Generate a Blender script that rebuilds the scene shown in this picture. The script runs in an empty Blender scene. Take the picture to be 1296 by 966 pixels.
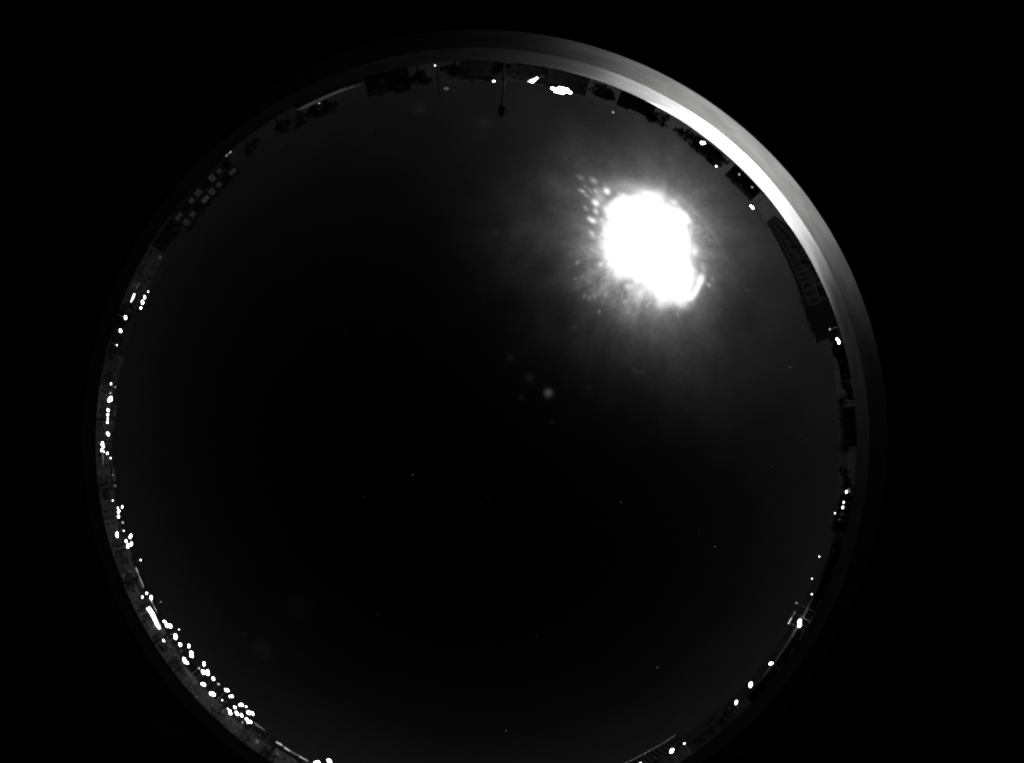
import bpy, bmesh, math, random
from mathutils import Vector, Matrix

random.seed(7)
S = bpy.context.scene
COL = S.collection
R = math.radians
PI = math.pi

# ------------------------------------------------------------------ camera
# an all-sky camera: a fisheye lens that looks straight up from a roof mast
CAM_Z = 8.0
PXDEG = 463 / 90.0            # lens scale: picture pixels (of 1296) per degree
CX, CY = 605.0, 561.0         # optical axis on the sensor
cam = bpy.data.cameras.new('all_sky_camera')
camo = bpy.data.objects.new('all_sky_camera', cam)
COL.objects.link(camo)
camo.location = (0, 0, CAM_Z)
camo.rotation_euler = (PI, 0, 0)
cam.type = 'PANO'
cam.panorama_type = 'FISHEYE_LENS_POLYNOMIAL'
cam.fisheye_fov = 2 * PI
cam.sensor_fit = 'HORIZONTAL'
cam.sensor_width = 36
cam.fisheye_polynomial_k0 = 0
cam.fisheye_polynomial_k1 = -R(1 / PXDEG) * 36
cam.fisheye_polynomial_k2 = 0
cam.fisheye_polynomial_k3 = 0
cam.fisheye_polynomial_k4 = 0
cam.shift_x = (648 - CX) / 1296
cam.shift_y = (CY - 483) / 966
cam.clip_start = 0.001
cam.clip_end = 200000
S.camera = camo

S.render.engine = 'CYCLES'
S.cycles.use_denoising = True
S.cycles.filter_width = 2.1
S.cycles.max_bounces = 5
S.cycles.sample_clamp_indirect = 1.0
S.view_settings.view_transform = 'Standard'
S.view_settings.look = 'None'
S.view_settings.exposure = 0
S.view_settings.gamma = 1


def bearing(x, y):
    """map direction (radians, counted from east towards the moon's side) and elevation (degrees) of a sighting"""
    du, dv = x - CX, CY - y
    return math.atan2(dv, du), 90 - math.hypot(du, dv) / PXDEG


def direction(a, el):
    e = R(el)
    return Vector((math.cos(a) * math.cos(e), -math.sin(a) * math.cos(e), math.sin(e)))


def at(a, d, z=0.0):
    """a point at map direction a, ground distance d, height z"""
    return Vector((d * math.cos(a), -d * math.sin(a), z))


MOON_A, MOON_EL = bearing(822, 310)
MOON = direction(MOON_A, MOON_EL)

# ------------------------------------------------------------------ sky
world = bpy.data.worlds.new('World')
S.world = world
world.use_nodes = True
nt = world.node_tree
for n in list(nt.nodes):
    nt.nodes.remove(n)


def N(t, **k):
    n = nt.nodes.new(t)
    for a, b in k.items():
        setattr(n, a, b)
    return n


def put(sock, v):
    if isinstance(v, bpy.types.NodeSocket):
        nt.links.new(v, sock)
    else:
        sock.default_value = v


def M(op, a, b=None, c=None):
    n = N('ShaderNodeMath', operation=op)
    for i, v in enumerate((a, b, c)):
        if v is not None:
            put(n.inputs[i], v)
    return n.outputs[0]


def V(op, a, b=None, out=0):
    n = N('ShaderNodeVectorMath', operation=op)
    put(n.inputs[0], a)
    if b is not None:
        put(n.inputs[3 if op == 'SCALE' else 1], b)
    return n.outputs[out]


def noise(vec, scale, detail=3, rough=0.55):
    n = N('ShaderNodeTexNoise')
    put(n.inputs['Vector'], vec)
    n.inputs['Scale'].default_value = scale
    n.inputs['Detail'].default_value = detail
    n.inputs['Roughness'].default_value = rough
    return n.outputs['Fac']


D = V('NORMALIZE', N('ShaderNodeTexCoord').outputs['Generated'])
sep = N('ShaderNodeSeparateXYZ')
put(sep.inputs[0], D)
DZ = M('MAXIMUM', sep.outputs[2], 0.0)

# moonlit air: the physical sky with the moon in the sun's place, seen in grey
sky = N('ShaderNodeTexSky', sky_type='NISHITA')
sky.sun_disc = False
sky.sun_elevation = R(MOON_EL)
sky.sun_rotation = math.atan2(MOON.x, MOON.y)
bw = N('ShaderNodeRGBToBW')
put(bw.inputs[0], sky.outputs[0])
NISHITA = 0.00012
base = M('MULTIPLY', bw.outputs[0], NISHITA)
# the town's glow in the low air
low = M('POWER', M('SUBTRACT', 1.0, DZ), 3.0)
low = M('MULTIPLY', low, M('ADD', 1.0, M('MULTIPLY', M('MAXIMUM', sep.outputs[1], 0.0), 0.9)))
base = M('ADD', base, M('MULTIPLY', M('MULTIPLY', low, 0.0032), M('ADD', 0.7, M('MULTIPLY', noise(D, 3.0, 5, 0.6), 0.6))))

# haze and the dome's moon glare painted into the sky, in angular units
th = R(90 - MOON_EL)
e_r = Vector((math.cos(MOON_A) * math.cos(th), -math.sin(MOON_A) * math.cos(th), -math.sin(th)))
e_t = Vector((-math.sin(MOON_A), -math.cos(MOON_A), 0))
KR = math.degrees(1) * PXDEG
KT = KR * th / math.sin(th)
ca, sa = math.cos(MOON_A), math.sin(MOON_A)
AX = e_r * KR * ca + e_t * KT * -sa
AY = e_r * KR * -sa + e_t * KT * -ca
X = V('DOT_PRODUCT', D, tuple(AX), 1)
Y = V('DOT_PRODUCT', D, tuple(AY), 1)
ang = M('MULTIPLY', M('ARCCOSINE', M('MINIMUM', V('DOT_PRODUCT', D, tuple(MOON), 1), 1.0)), KR)
cxy = N('ShaderNodeCombineXYZ')
put(cxy.inputs[0], X)
put(cxy.inputs[1], Y)
P = cxy.outputs[0]
front = M('GREATER_THAN', V('DOT_PRODUCT', D, tuple(MOON), 1), 0.3)
# radial streaks and ragged edges in the painted glare
dirP = V('NORMALIZE', P)
pol = N('ShaderNodeCombineXYZ')
sp2 = N('ShaderNodeSeparateXYZ')
put(sp2.inputs[0], dirP)
put(pol.inputs[0], sp2.outputs[0])
put(pol.inputs[1], sp2.outputs[1])
put(pol.inputs[2], M('MULTIPLY', ang, 0.006))
streak = noise(pol.outputs[0], 5.5, 4, 0.6)
lobes = noise(pol.outputs[0], 1.25, 2, 0.5)
blotch = noise(P, 0.05, 4, 0.6)
fine = noise(P, 0.16, 3, 0.6)
veil = noise(D, 7.0, 5, 0.6)


def dist(px, py, sx=1.0, sy=1.0, rot=0.0):
    c, s = math.cos(R(rot)), math.sin(R(rot))
    q = V('SUBTRACT', P, (px - 822.0, py - 310.0, 0))
    u = M('MULTIPLY', V('DOT_PRODUCT', q, (c, s, 0), 1), 1 / sx)
    v = M('MULTIPLY', V('DOT_PRODUCT', q, (-s, c, 0), 1), 1 / sy)
    return M('SQRT', M('ADD', M('MULTIPLY', u, u), M('MULTIPLY', v, v)))


rag = M('ADD', M('MULTIPLY', M('SUBTRACT', blotch, 0.5), 0.42), M('MULTIPLY', M('SUBTRACT', fine, 0.5), 0.16))


def blob(px, py, sx, sy, rot, peak, p=6.0, ragged=True):
    d = dist(px, py, sx, sy, rot)
    if ragged:
        d = M('ADD', d, rag)
    d = M('MAXIMUM', d, 0.0)
    return M('MULTIPLY', M('EXPONENT', M('MULTIPLY', M('POWER', d, p), -1.0)), peak)


core = blob(818, 302, 55, 54, 30, 1.25, 7)
core = M('MAXIMUM', core, blob(842, 338, 33, 50, -38, 1.25, 6))
core = M('MAXIMUM', core, blob(797, 270, 27, 24, 0, 1.25, 6))
halo = blob(813, 318, 76, 74, 0, .30, 4)
halo = M('MULTIPLY', halo, M('MULTIPLY', M('POWER', M('ADD', M('MULTIPLY', fine, .6), M('MULTIPLY', streak, .6)), 2.0), 2.0))
core = M('ADD', core, halo)
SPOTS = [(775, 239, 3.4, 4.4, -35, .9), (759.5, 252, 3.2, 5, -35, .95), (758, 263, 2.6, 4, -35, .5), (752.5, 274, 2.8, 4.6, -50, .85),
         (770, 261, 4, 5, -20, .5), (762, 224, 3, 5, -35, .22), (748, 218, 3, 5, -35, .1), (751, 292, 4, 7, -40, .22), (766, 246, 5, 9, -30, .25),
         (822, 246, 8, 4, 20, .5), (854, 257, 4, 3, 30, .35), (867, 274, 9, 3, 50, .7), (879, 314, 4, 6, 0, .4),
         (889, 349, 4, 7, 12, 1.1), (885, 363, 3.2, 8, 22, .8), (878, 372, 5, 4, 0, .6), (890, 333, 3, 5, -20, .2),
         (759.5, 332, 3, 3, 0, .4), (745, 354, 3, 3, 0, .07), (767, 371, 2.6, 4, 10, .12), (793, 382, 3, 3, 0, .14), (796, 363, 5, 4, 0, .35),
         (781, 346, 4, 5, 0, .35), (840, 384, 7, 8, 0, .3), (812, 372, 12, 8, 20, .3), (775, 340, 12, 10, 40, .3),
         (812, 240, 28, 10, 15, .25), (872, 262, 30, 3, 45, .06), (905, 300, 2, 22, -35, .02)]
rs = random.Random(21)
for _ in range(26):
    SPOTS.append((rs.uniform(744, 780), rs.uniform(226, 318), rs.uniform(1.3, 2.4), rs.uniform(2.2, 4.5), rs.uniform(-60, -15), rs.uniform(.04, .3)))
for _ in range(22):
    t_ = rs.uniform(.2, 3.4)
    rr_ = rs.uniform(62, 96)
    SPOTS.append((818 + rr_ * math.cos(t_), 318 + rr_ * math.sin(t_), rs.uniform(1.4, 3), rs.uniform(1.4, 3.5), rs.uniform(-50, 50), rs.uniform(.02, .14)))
spots = None  # bright specks of dome scatter, painted into the sky
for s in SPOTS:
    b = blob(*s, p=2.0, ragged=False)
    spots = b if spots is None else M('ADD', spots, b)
# painted haze and glare falling away from the moon
grit = M('ADD', M('MULTIPLY', streak, 0.5), M('ADD', M('MULTIPLY', blotch, 0.25), M('MULTIPLY', fine, 0.25)))
wisp = M('ADD', 0.2, M('MULTIPLY', M('POWER', M('MULTIPLY', grit, 2.0), 1.4), 0.8))
wisp = M('MULTIPLY', wisp, M('MAXIMUM', 0.25, M('ADD', 1.0, M('MULTIPLY', M('SUBTRACT', lobes, 0.5), 2.6))))
aur = M('MULTIPLY', M('EXPONENT', M('MULTIPLY', ang, -1 / 31.0)), 1.15)
aur = M('MULTIPLY', M('MULTIPLY', aur, wisp), front)
wide = M('MULTIPLY', M('EXPONENT', M('MULTIPLY', ang, -1 / 105.0)), 0.020)
wide = M('MULTIPLY', wide, M('ADD', 0.12, M('MULTIPLY', M('SUBTRACT', 1.0, DZ), 1.0)))
wide = M('MULTIPLY', wide, M('ADD', 0.35, M('MULTIPLY', veil, 1.3)))
# pale smudges and reflections of the dome, painted into the sky
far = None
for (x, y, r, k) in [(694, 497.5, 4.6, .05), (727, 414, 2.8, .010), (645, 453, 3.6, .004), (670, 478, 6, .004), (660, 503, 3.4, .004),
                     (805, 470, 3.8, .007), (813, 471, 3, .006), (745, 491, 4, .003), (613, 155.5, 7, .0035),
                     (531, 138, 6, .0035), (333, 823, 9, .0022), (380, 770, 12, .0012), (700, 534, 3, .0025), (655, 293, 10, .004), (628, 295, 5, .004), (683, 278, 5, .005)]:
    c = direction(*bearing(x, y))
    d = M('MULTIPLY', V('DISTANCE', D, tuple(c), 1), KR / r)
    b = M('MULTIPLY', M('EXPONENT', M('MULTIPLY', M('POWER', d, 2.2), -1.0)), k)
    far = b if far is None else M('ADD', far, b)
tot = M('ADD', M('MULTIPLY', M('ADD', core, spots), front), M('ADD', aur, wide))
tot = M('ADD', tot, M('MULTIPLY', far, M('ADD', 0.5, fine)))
tot = M('ADD', tot, base)
bg = N('ShaderNodeBackground')
put(bg.inputs[0], tot)
bg.inputs[1].default_value = 1.0
out = N('ShaderNodeOutputWorld')
nt.links.new(bg.outputs[0], out.inputs[0])

# ------------------------------------------------------------------ moonlight: the one distant lamp
sun = bpy.data.lights.new('moonlight', 'SUN')
sun.energy = 0.08
sun.angle = R(0.55)
sun.color = (1, 0.99, 0.97)
suno = bpy.data.objects.new('moonlight', sun)
COL.objects.link(suno)
suno.rotation_euler = MOON.to_track_quat('Z', 'Y').to_euler()
suno.location = (0, 0, 60)


# ------------------------------------------------------------------ materials
def mat(name, g, var=0.35, scale=3.0, rough=0.85, metal=0.0, bump=0.0, coat=0.0):
    m = bpy.data.materials.new(name)
    m.use_nodes = True
    t = m.node_tree
    p = t.nodes['Principled BSDF']
    p.inputs['Roughness'].default_value = rough
    p.inputs['Metallic'].default_value = metal
    if g < 0.01:
        p.inputs['Specular IOR Level'].default_value = 0.0
    tc = t.nodes.new('ShaderNodeTexCoord')
    n = t.nodes.new('ShaderNodeTexNoise')
    n.inputs['Scale'].default_value = scale
    n.inputs['Detail'].default_value = 5
    t.links.new(tc.outputs['Object'], n.inputs['Vector'])
    r = t.nodes.new('ShaderNodeValToRGB')
    a, b = g * (1 - var), g * (1 + var)
    r.color_ramp.elements[0].position = 0.3
    r.color_ramp.elements[1].position = 0.7
    r.color_ramp.elements[0].color = (a, a, a, 1)
    r.color_ramp.elements[1].color = (b, b, b, 1)
    t.links.new(n.outputs['Fac'], r.inputs[0])
    t.links.new(r.outputs[0], p.inputs['Base Color'])
    if bump:
        bn = t.nodes.new('ShaderNodeBump')
        bn.inputs['Strength'].default_value = bump
        t.links.new(n.outputs['Fac'], bn.inputs['Height'])
        t.links.new(bn.outputs[0], p.inputs['Normal'])
    return m


def glow(name, L, var=0.0, limb=False):
    m = bpy.data.materials.new(name)
    m.use_nodes = True
    t = m.node_tree
    p = t.nodes['Principled BSDF']
    p.inputs['Base Color'].default_value = (0.7, 0.7, 0.7, 1)
    p.inputs['Emission Color'].default_value = (1, 1, 1, 1)
    p.inputs['Emission Strength'].default_value = L
    if limb:      # frosted globe: brightest face on, dimmer at the limb
        lw = t.nodes.new('ShaderNodeLayerWeight')
        lw.inputs['Blend'].default_value = .5
        mp = t.nodes.new('ShaderNodeMapRange')
        mp.inputs[1].default_value = .15
        mp.inputs[2].default_value = .95
        mp.inputs[3].default_value = L
        mp.inputs[4].default_value = L * .012
        t.links.new(lw.outputs['Facing'], mp.inputs[0])
        t.links.new(mp.outputs[0], p.inputs['Emission Strength'])
    if var:
        tc = t.nodes.new('ShaderNodeTexCoord')
        n = t.nodes.new('ShaderNodeTexNoise')
        n.inputs['Scale'].default_value = 2.5
        t.links.new(tc.outputs['Object'], n.inputs['Vector'])
        mp = t.nodes.new('ShaderNodeMapRange')
        mp.inputs[3].default_value = L * (1 - var)
        mp.inputs[4].default_value = L * (1 + var)
        t.links.new(n.outputs['Fac'], mp.inputs[0])
        t.links.new(mp.outputs[0], p.inputs['Emission Strength'])
    return m


def ring_metal(name, rough, g, aniso, rot=0.25):
    m = bpy.data.materials.new(name)
    m.use_nodes = True
    t = m.node_tree
    for n in list(t.nodes):
        t.nodes.remove(n)
    o = t.nodes.new('ShaderNodeOutputMaterial')
    gl = t.nodes.new('ShaderNodeBsdfAnisotropic')
    gl.distribution = 'BECKMANN'
    gl.inputs['Roughness'].default_value = rough
    gl.inputs['Anisotropy'].default_value = aniso
    gl.inputs['Rotation'].default_value = rot
    tan = t.nodes.new('ShaderNodeTangent')
    tan.direction_type = 'RADIAL'
    tan.axis = 'Z'
    t.links.new(tan.outputs[0], gl.inputs['Tangent'])
    tc = t.nodes.new('ShaderNodeTexCoord')
    ns = t.nodes.new('ShaderNodeTexNoise')
    ns.inputs['Scale'].default_value = 160
    ns.inputs['Detail'].default_value = 4
    t.links.new(tc.outputs['Object'], ns.inputs['Vector'])
    r = t.nodes.new('ShaderNodeValToRGB')
    a, b = g * 0.8, min(1, g * 1.15)
    r.color_ramp.elements[0].color = (a, a, a, 1)
    r.color_ramp.elements[1].color = (b, b, b, 1)
    r.color_ramp.elements[0].position = 0.3
    r.color_ramp.elements[1].position = 0.7
    t.links.new(ns.outputs['Fac'], r.inputs[0])
    t.links.new(r.outputs[0], gl.inputs['Color'])
    t.links.new(gl.outputs[0], o.inputs[0])
    return m


MT = {
    'ground': mat('dry_earth', 0.05, .4, .2, bump=.3),
    'hill': mat('dark_hillside', 0.035, .5, .02),
    'road': mat('asphalt', 0.05, .3, 1.0, bump=.2),
    'plaster': mat('grey_plaster', 0.09, .5, .8, bump=.15),
    'dark_plaster': mat('dark_plaster', 0.05, .35, .7, bump=.15),
    'pale': mat('pale_render', 0.13, .5, .6, bump=.1),
    'stone': mat('rough_stone', 0.075, .55, 2.0, bump=.5),
    'roof': mat('clay_tile', 0.07, .45, 4.0, bump=.4),
    'membrane': mat('white_roof_membrane', 0.72, .25, .25),
    'frame': mat('painted_frame', 0.07, .2, 6.0, .5),
    'pane': mat('dark_glass', 0.02, .2, 2.0, .25),
    'pole': mat('galvanised_steel', 0.16, .25, 8.0, .6, .6),
    'door': mat('wood_door', 0.09, .3, 5.0, .6),
    'leaf': mat('leaf', 0.045, .5, 3.0),
    'bark': mat('bark', 0.07, .4, 8.0, bump=.5),
    'black': mat('black_housing', 0.004, .3, 60.0, .9),
    'ring': ring_metal('bright_clamp_ring', 0.240, .92, .826),
    'ring_dull': ring_metal('dull_gasket_ring', 0.43, .23, .65),
    'bright': glow('lamp_bright', 26, limb=True),
    'mid': glow('lamp_mid', 7, limb=True),
    'dim': glow('lamp_dim', .5),
    'faint': glow('lamp_faint', .06),
    'flood': glow('flood_lens', 26),
    'window_dim': glow('added_window_glow', .010, .7),  # glow added to panes to brighten the apartment front
    'window_faint': glow('faint_window', .004, .6),
    'moon': glow('moon_surface', 60),
    'star': glow('star_light', .8),
    'star_faint': glow('star_light_faint', .12),
}


# ------------------------------------------------------------------ helpers
def link(name, me, m=None, parent=None):
    o = bpy.data.objects.new(name, me)
    COL.objects.link(o)
    if m is not None and me is not None and not me.materials:
        me.materials.append(MT[m])
    if parent is not None:
        o.parent = parent
    return o


def build(name, bm, m, parent=None, smooth=False):
    me = bpy.data.meshes.new(name)
    bmesh.ops.recalc_face_normals(bm, faces=bm.faces)
    if smooth:
        for f in bm.faces:
            f.smooth = True
    bm.to_mesh(me)
    bm.free()
    return link(name, me, m, parent)


def empty(name, loc, rz, label, cat, group=None):
    o = bpy.data.objects.new(name, None)
    COL.objects.link(o)
    o.empty_display_size = .2
    o.location = loc
    o.rotation_euler = (0, 0, rz)
    tag(o, label, cat, group)
    return o


def tag(o, label, cat, group=None):
    o['label'] = label
    o['category'] = cat
    if group:
        o['group'] = group


def structure(o, label=None):
    o['kind'] = 'structure'
    if label:
        o['label'] = label
    return o


def box(bm, x0, x1, y0, y1, z0, z1):
    v = [bm.verts.new((x, y, z)) for z in (z0, z1) for x, y in ((x0, y0), (x1, y0), (x1, y1), (x0, y1))]
    for f in ((3, 2, 1, 0), (4, 5, 6, 7), (0, 1, 5, 4), (1, 2, 6, 5), (2, 3, 7, 6), (3, 0, 4, 7)):
        bm.faces.new([v[i] for i in f])


def cyl(bm, p, q, r0, r1=None, n=8):
    p, q = Vector(p), Vector(q)
    r1 = r0 if r1 is None else r1
    ax = (q - p).normalized()
    u = ax.orthogonal().normalized()
    w = ax.cross(u)
    a, b = [], []
    for i in range(n):
        t = 2 * PI * i / n
        d = u * math.cos(t) + w * math.sin(t)
        a.append(bm.verts.new(p + d * r0))
        b.append(bm.verts.new(q + d * r1))
    for i in range(n):
        j = (i + 1) % n
        bm.faces.new((a[i], a[j], b[j], b[i]))
    bm.faces.new(a[::-1])
    bm.faces.new(b)


def ball(bm, c, r, sub=2):
    bmesh.ops.create_icosphere(bm, subdivisions=sub, radius=r, matrix=Matrix.Translation(c))


def lathe(bm, prof, n=192, closed=False):
    rows = [[bm.verts.new((r * math.cos(2 * PI * i / n), r * math.sin(2 * PI * i / n), z)) for i in range(n)] for r, z in prof]
    for a, b in zip(rows, rows[1:] + ([rows[0]] if closed else [])):
        for i in range(n):
            j = (i + 1) % n
            bm.faces.new((a[i], a[j], b[j], b[i]))
    return rows


# ------------------------------------------------------------------ ground and hills
bm = bmesh.new()
c0 = bm.verts.new((0, 0, 0))
rings = []
for rr in (20, 60, 120, 240, 480, 1000, 2500, 6000, 15000):
    rings.append([bm.verts.new((rr * math.cos(2 * PI * i / 96), rr * math.sin(2 * PI * i / 96), 0)) for i in range(96)])
for i in range(96):
    j = (i + 1) % 96
    bm.faces.new((c0, rings[0][i], rings[0][j]))
    for a, b in zip(rings, rings[1:]):
        bm.faces.new((a[i], b[i], b[j], a[j]))
structure(build('ground', bm, 'ground'), 'dark open ground of the town reaching to the horizon')

SKYLINE = [(0, 1.1), (8, .8), (13, .25), (19, .5), (30, .6), (45, .3), (60, .7), (80, .9), (90, 1.0), (98, 1.2), (110, .5), (118, .3), (125, .1),
           (136, .1), (146, .15), (152, 1.3), (156, .9), (162, .4), (167, .25), (175, .9), (180, 1.1), (190, 1.3), (200, 1.6), (215, 1.3), (230, 1.2),
           (245, 1.5), (258, 1.6), (270, 1.8), (285, 2.2), (300, 2.6), (310, 2.1), (318, 1.5), (328, 1.2), (338, 1.2), (350, 1.2), (360, 1.1)]


def ridge(deg):
    deg %= 360
    for (a, e), (b, f) in zip(SKYLINE, SKYLINE[1:]):
        if a <= deg <= b:
            t = (deg - a) / (b - a)
            t = t * t * (3 - 2 * t)
            return e + (f - e) * t
    return 1.0


bm = bmesh.new()
NA = 480
rows = []
for rr, k in ((420, -.05), (520, .25), (640, .55), (760, .85), (860, 1.0), (960, .93), (1150, .6), (1400, -.1)):
    row = []
    for i in range(NA):
        a = 2 * PI * i / NA
        e = ridge(math.degrees(a)) + .10 * math.sin(i * 1.7) * math.sin(i * .37) + random.uniform(-.07, .07)
        h = (CAM_Z + 860 * math.tan(R(e))) * k + random.uniform(-1, 1) * (1 if 0 < k < 1 else 0)
        row.append(bm.verts.new(at(a, rr, h)))
    rows.append(row)
for a, b in zip(rows, rows[1:]):
    for i in range(NA):
        j = (i + 1) % NA
        bm.faces.new((a[i], a[j], b[j], b[i]))
structure(build('hills', bm, 'hill', smooth=True), 'low dark hills closing the horizon all round')

# the street that runs along the lit side of town
bm = bmesh.new()
prev = None
for i in range(60):
    a = R(160 + i * 1.5)
    cur = [bm.verts.new(at(a, r_, z_)) for r_, z_ in ((100, .02), (106, .02))]
    if prev:
        bm.faces.new((prev[0], prev[1], cur[1], cur[0]))
    prev = cur
structure(build('road', bm, 'road'), 'asphalt street curving along the lit side of town')
bm = bmesh.new()
for i in range(60):
    a, b = R(160 + i * 1.5), R(161.45 + i * 1.5)
    q = [at(t, r_, z_) for z_ in (-.02, .14) for t, r_ in ((a, 106.1), (b, 106.1), (b, 108.4), (a, 108.4))]
    v = [bm.verts.new(p) for p in q]
    for f in ((4, 5, 6, 7), (0, 1, 5, 4), (1, 2, 6, 5), (2, 3, 7, 6), (3, 0, 4, 7)):
        bm.faces.new([v[k] for k in f])
structure(build('pavement', bm, 'plaster'), 'raised pavement along the street')

# ------------------------------------------------------------------ camera housing (the bright rim round the view)
hs = empty('camera_housing', (0, 0, CAM_Z), 0, 'round camera housing whose metal rim shines in a bright moonlit arc', 'camera housing')
_d = at(R(135), 1.0)
hs.rotation_euler = Matrix.Rotation(R(0.7), 3, Vector((0, 0, 1)).cross(_d)).to_euler()      # the housing leans a little
# collar turned to a shallow dish: its slope throws a low moon straight into the lens
prof = []
rho = .100
zz = -rho * math.tan(R(3.6))
for k in range(25):
    prof.append((rho, zz))
    dl = math.atan2(-zz, rho)
    sl = (math.cos(dl) - math.cos(R(MOON_EL))) / (math.sin(R(MOON_EL)) + math.sin(dl))
    lip = max(0.0, (5.4 - math.degrees(dl)) / 1.8)      # the lip rolls off gently
    sl += .05 * lip * lip
    rho -= .0012
    zz -= .0012 * sl
    if math.degrees(math.atan2(-zz, rho)) > 7.0:
        break
r_in, z_in = prof[-1]
bm = bmesh.new()
lathe(bm, prof[::-1])
lathe(bm, [prof[0], (.1006, prof[0][1] - .0001), (.1012, prof[0][1] - .0006), (.1015, prof[0][1] - .002)])
lathe(bm, [(.1015, prof[0][1] - .002), (.1015, -.022)])
lathe(bm, [(.1015, -.022), (r_in, -.022)])
lathe(bm, [(r_in, -.022), prof[-1]])
build('clamp_ring', bm, 'ring', hs, True)
bm = bmesh.new()
r_g, z_g = r_in - .00001, z_in + .00002
prof2 = []
while math.degrees(math.atan2(-z_g, r_g)) < 11.3:
    prof2.append((r_g, z_g))
    dl = math.atan2(-z_g, r_g)
    z_g -= .0012 * (math.cos(dl) - math.cos(R(MOON_EL))) / (math.sin(R(MOON_EL)) + math.sin(dl))
    r_g -= .0012
prof2.append((r_g, z_g))
lathe(bm, prof2[::-1])
lathe(bm, [prof2[0], (r_in - .00002, -.0215)])
lathe(bm, [(r_in - .00002, -.0215), (r_g + .002, -.0215)])
lathe(bm, [(r_g + .002, -.0215), (r_g + .002, z_g - .001)])
lathe(bm, [(r_g + .002, z_g - .001), prof2[-1]])
build('gasket_ring', bm, 'ring_dull', hs, True)
bm = bmesh.new()
rw = lathe(bm, [(.1015, -.0222), (.1015, -.16), (.03, -.16), (.03, -.19), (.0, -.19)])
build('housing_body', bm, 'black', hs)
bm = bmesh.new()
lathe(bm, [(r_g - .00002, z_g + .00003), (r_g - .00002, -.052), (.0001, -.052)])
build('inner_well', bm, 'black', hs)
bm = bmesh.new()
cyl(bm, (0, 0, -.0515), (0, 0, -.035), .016, .013, 24)
build('lens_barrel', bm, 'black', hs)
for k in range(8):
    t = 2 * PI * (k + .5) / 8
    bm = bmesh.new()
    cyl(bm, (.1024 * math.cos(t), .1024 * math.sin(t), -.028), (.1085 * math.cos(t), .1085 * math.sin(t), -.028), .003, .003, 6)
    build('screw', bm, 'pole', hs)

# the house that carries it
own = empty('camera_house', (0, 0, 0), 0, 'flat roofed house carrying the camera mast, below the rim of the view', 'house')
bm = bmesh.new()
box(bm, -5, 5, -4, 4, 0, 6.1)
build('wall', bm, 'plaster', own)
bm = bmesh.new()
box(bm, -5.15, 5.15, -4.15, 4.15, 6.1, 6.32)
build('roof', bm, 'membrane', own)
mast = empty('camera_mast', (0, 0, 6.32), 0, 'short steel mast standing on the flat roof under the camera', 'mast')
bm = bmesh.new()
cyl(bm, (0, 0, 0), (0, 0, 1.49), .03, .03, 12)
build('pole', bm, 'pole', mast)
bm = bmesh.new()
box(bm, -.14, .14, -.14, .14, .0, .012)
build('base_plate', bm, 'pole', mast)

# ------------------------------------------------------------------ moon and stars
moon_dir = direction(MOON_A + R(1.0), MOON_EL + .9)
bm = bmesh.new()
ball(bm, (0, 0, 0), 60000 * math.tan(R(.27)), 3)
mo = build('moon', bm, 'moon', None, True)
mo.location = moon_dir * 60000
tag(mo, 'dazzling moon hidden in the middle of the brightest painted sky glare', 'moon')

STARS = [(522, 601, 1, 'brightest star in the black sky near the zenith'),
         (945.5, 367, 1, 'bright star between the moon glow and the long dark block'),
         (893, 268, 1, 'bright star close above the moon glow, on its horizon side'),
         (1000, 465, 1, 'bright star in the grey sky below the long dark block'),
         (1020, 557, 0, 'faint star near the horizon trees on the treed hilltop'),
         (785.5, 636, 1, 'lone star in the black sky straight below the moon glow'),
         (904.5, 692, 1, 'bright star high above the large lamp on the parapet building'),
         (832, 845, 1, 'bright star above the tiled roof house'),
         (640.5, 925, 1, 'bright star low in the sky near the bottom edge'),
         (976.5, 590.5, 0, 'faint star a little below the star under the long dark block'),
         (605.5, 255, 0, 'faint star well below the antenna mast tip'),
         (470, 165, 0, 'faint star above the dark trees by the pale flat roof'),
         (357, 185.5, 0, 'faint star just above the bare skyline near the pale flat roof'),
         (438, 422.5, 0, 'faint star alone between the zenith and the lamp trio'),
         (460, 629.5, 0, 'faint star close beneath the brightest zenith star'),
         (617, 628, 0, 'very faint star nearest the middle of the black sky'),
         (613, 381.5, 0, 'faint star midway from the antenna mast to the zenith'),
         (309.5, 802.5, 0, 'faint star above the dense cluster of town lamps'),
         (478, 777, 0, 'faint star in dark sky above the glowing tube light'),
         (885, 673.5, 0, 'faint star beside the bright one above the parapet building'),
         (680, 805, 0, 'faint star high above the bottom horizon, nearest the lone low star')]
bm = bmesh.new()
ball(bm, (0, 0, 0), 50000 * math.tan(R(.05)), 1)
star0 = None
for (x, y, b, lab) in STARS:
    if star0 is None:
        star0 = build('star', bm, 'star')
        o = star0
        o2me = star0.data.copy()
        o2me.materials[0] = MT['star_faint']
    else:
        o = link('star', star0.data if b else o2me)
    o.location = direction(*bearing(x, y)) * 50000
    tag(o, lab, 'star', 'stars in the night sky')

# ------------------------------------------------------------------ street lamps
GLOBES, POLES = {}, {}


def globe_mesh(level, r):
    k = (level, round(r, 2))
    if k not in GLOBES:
        b = bmesh.new()
        ball(b, (0, 0, 0), max(.04, round(r, 2)), 2)
        for f in b.faces:
            f.smooth = True
        me = bpy.data.meshes.new('globe')
        b.to_mesh(me)
        b.free()
        me.materials.append(MT[level])
        GLOBES[k] = me
    return GLOBES[k]


def lamp_spot(x, y, dd=None):
    a, el = bearing(x, y)
    if dd is None:
        if el <= -1.0:
            z = random.uniform(5.2, 6.2)
            d = min(94, (CAM_Z - z) / math.tan(R(-el)))
            d = max(d, 34)
        else:
            d = random.uniform(62, 92)
    else:
        d = dd
    return a, d, CAM_Z + d * math.tan(R(el))


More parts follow.
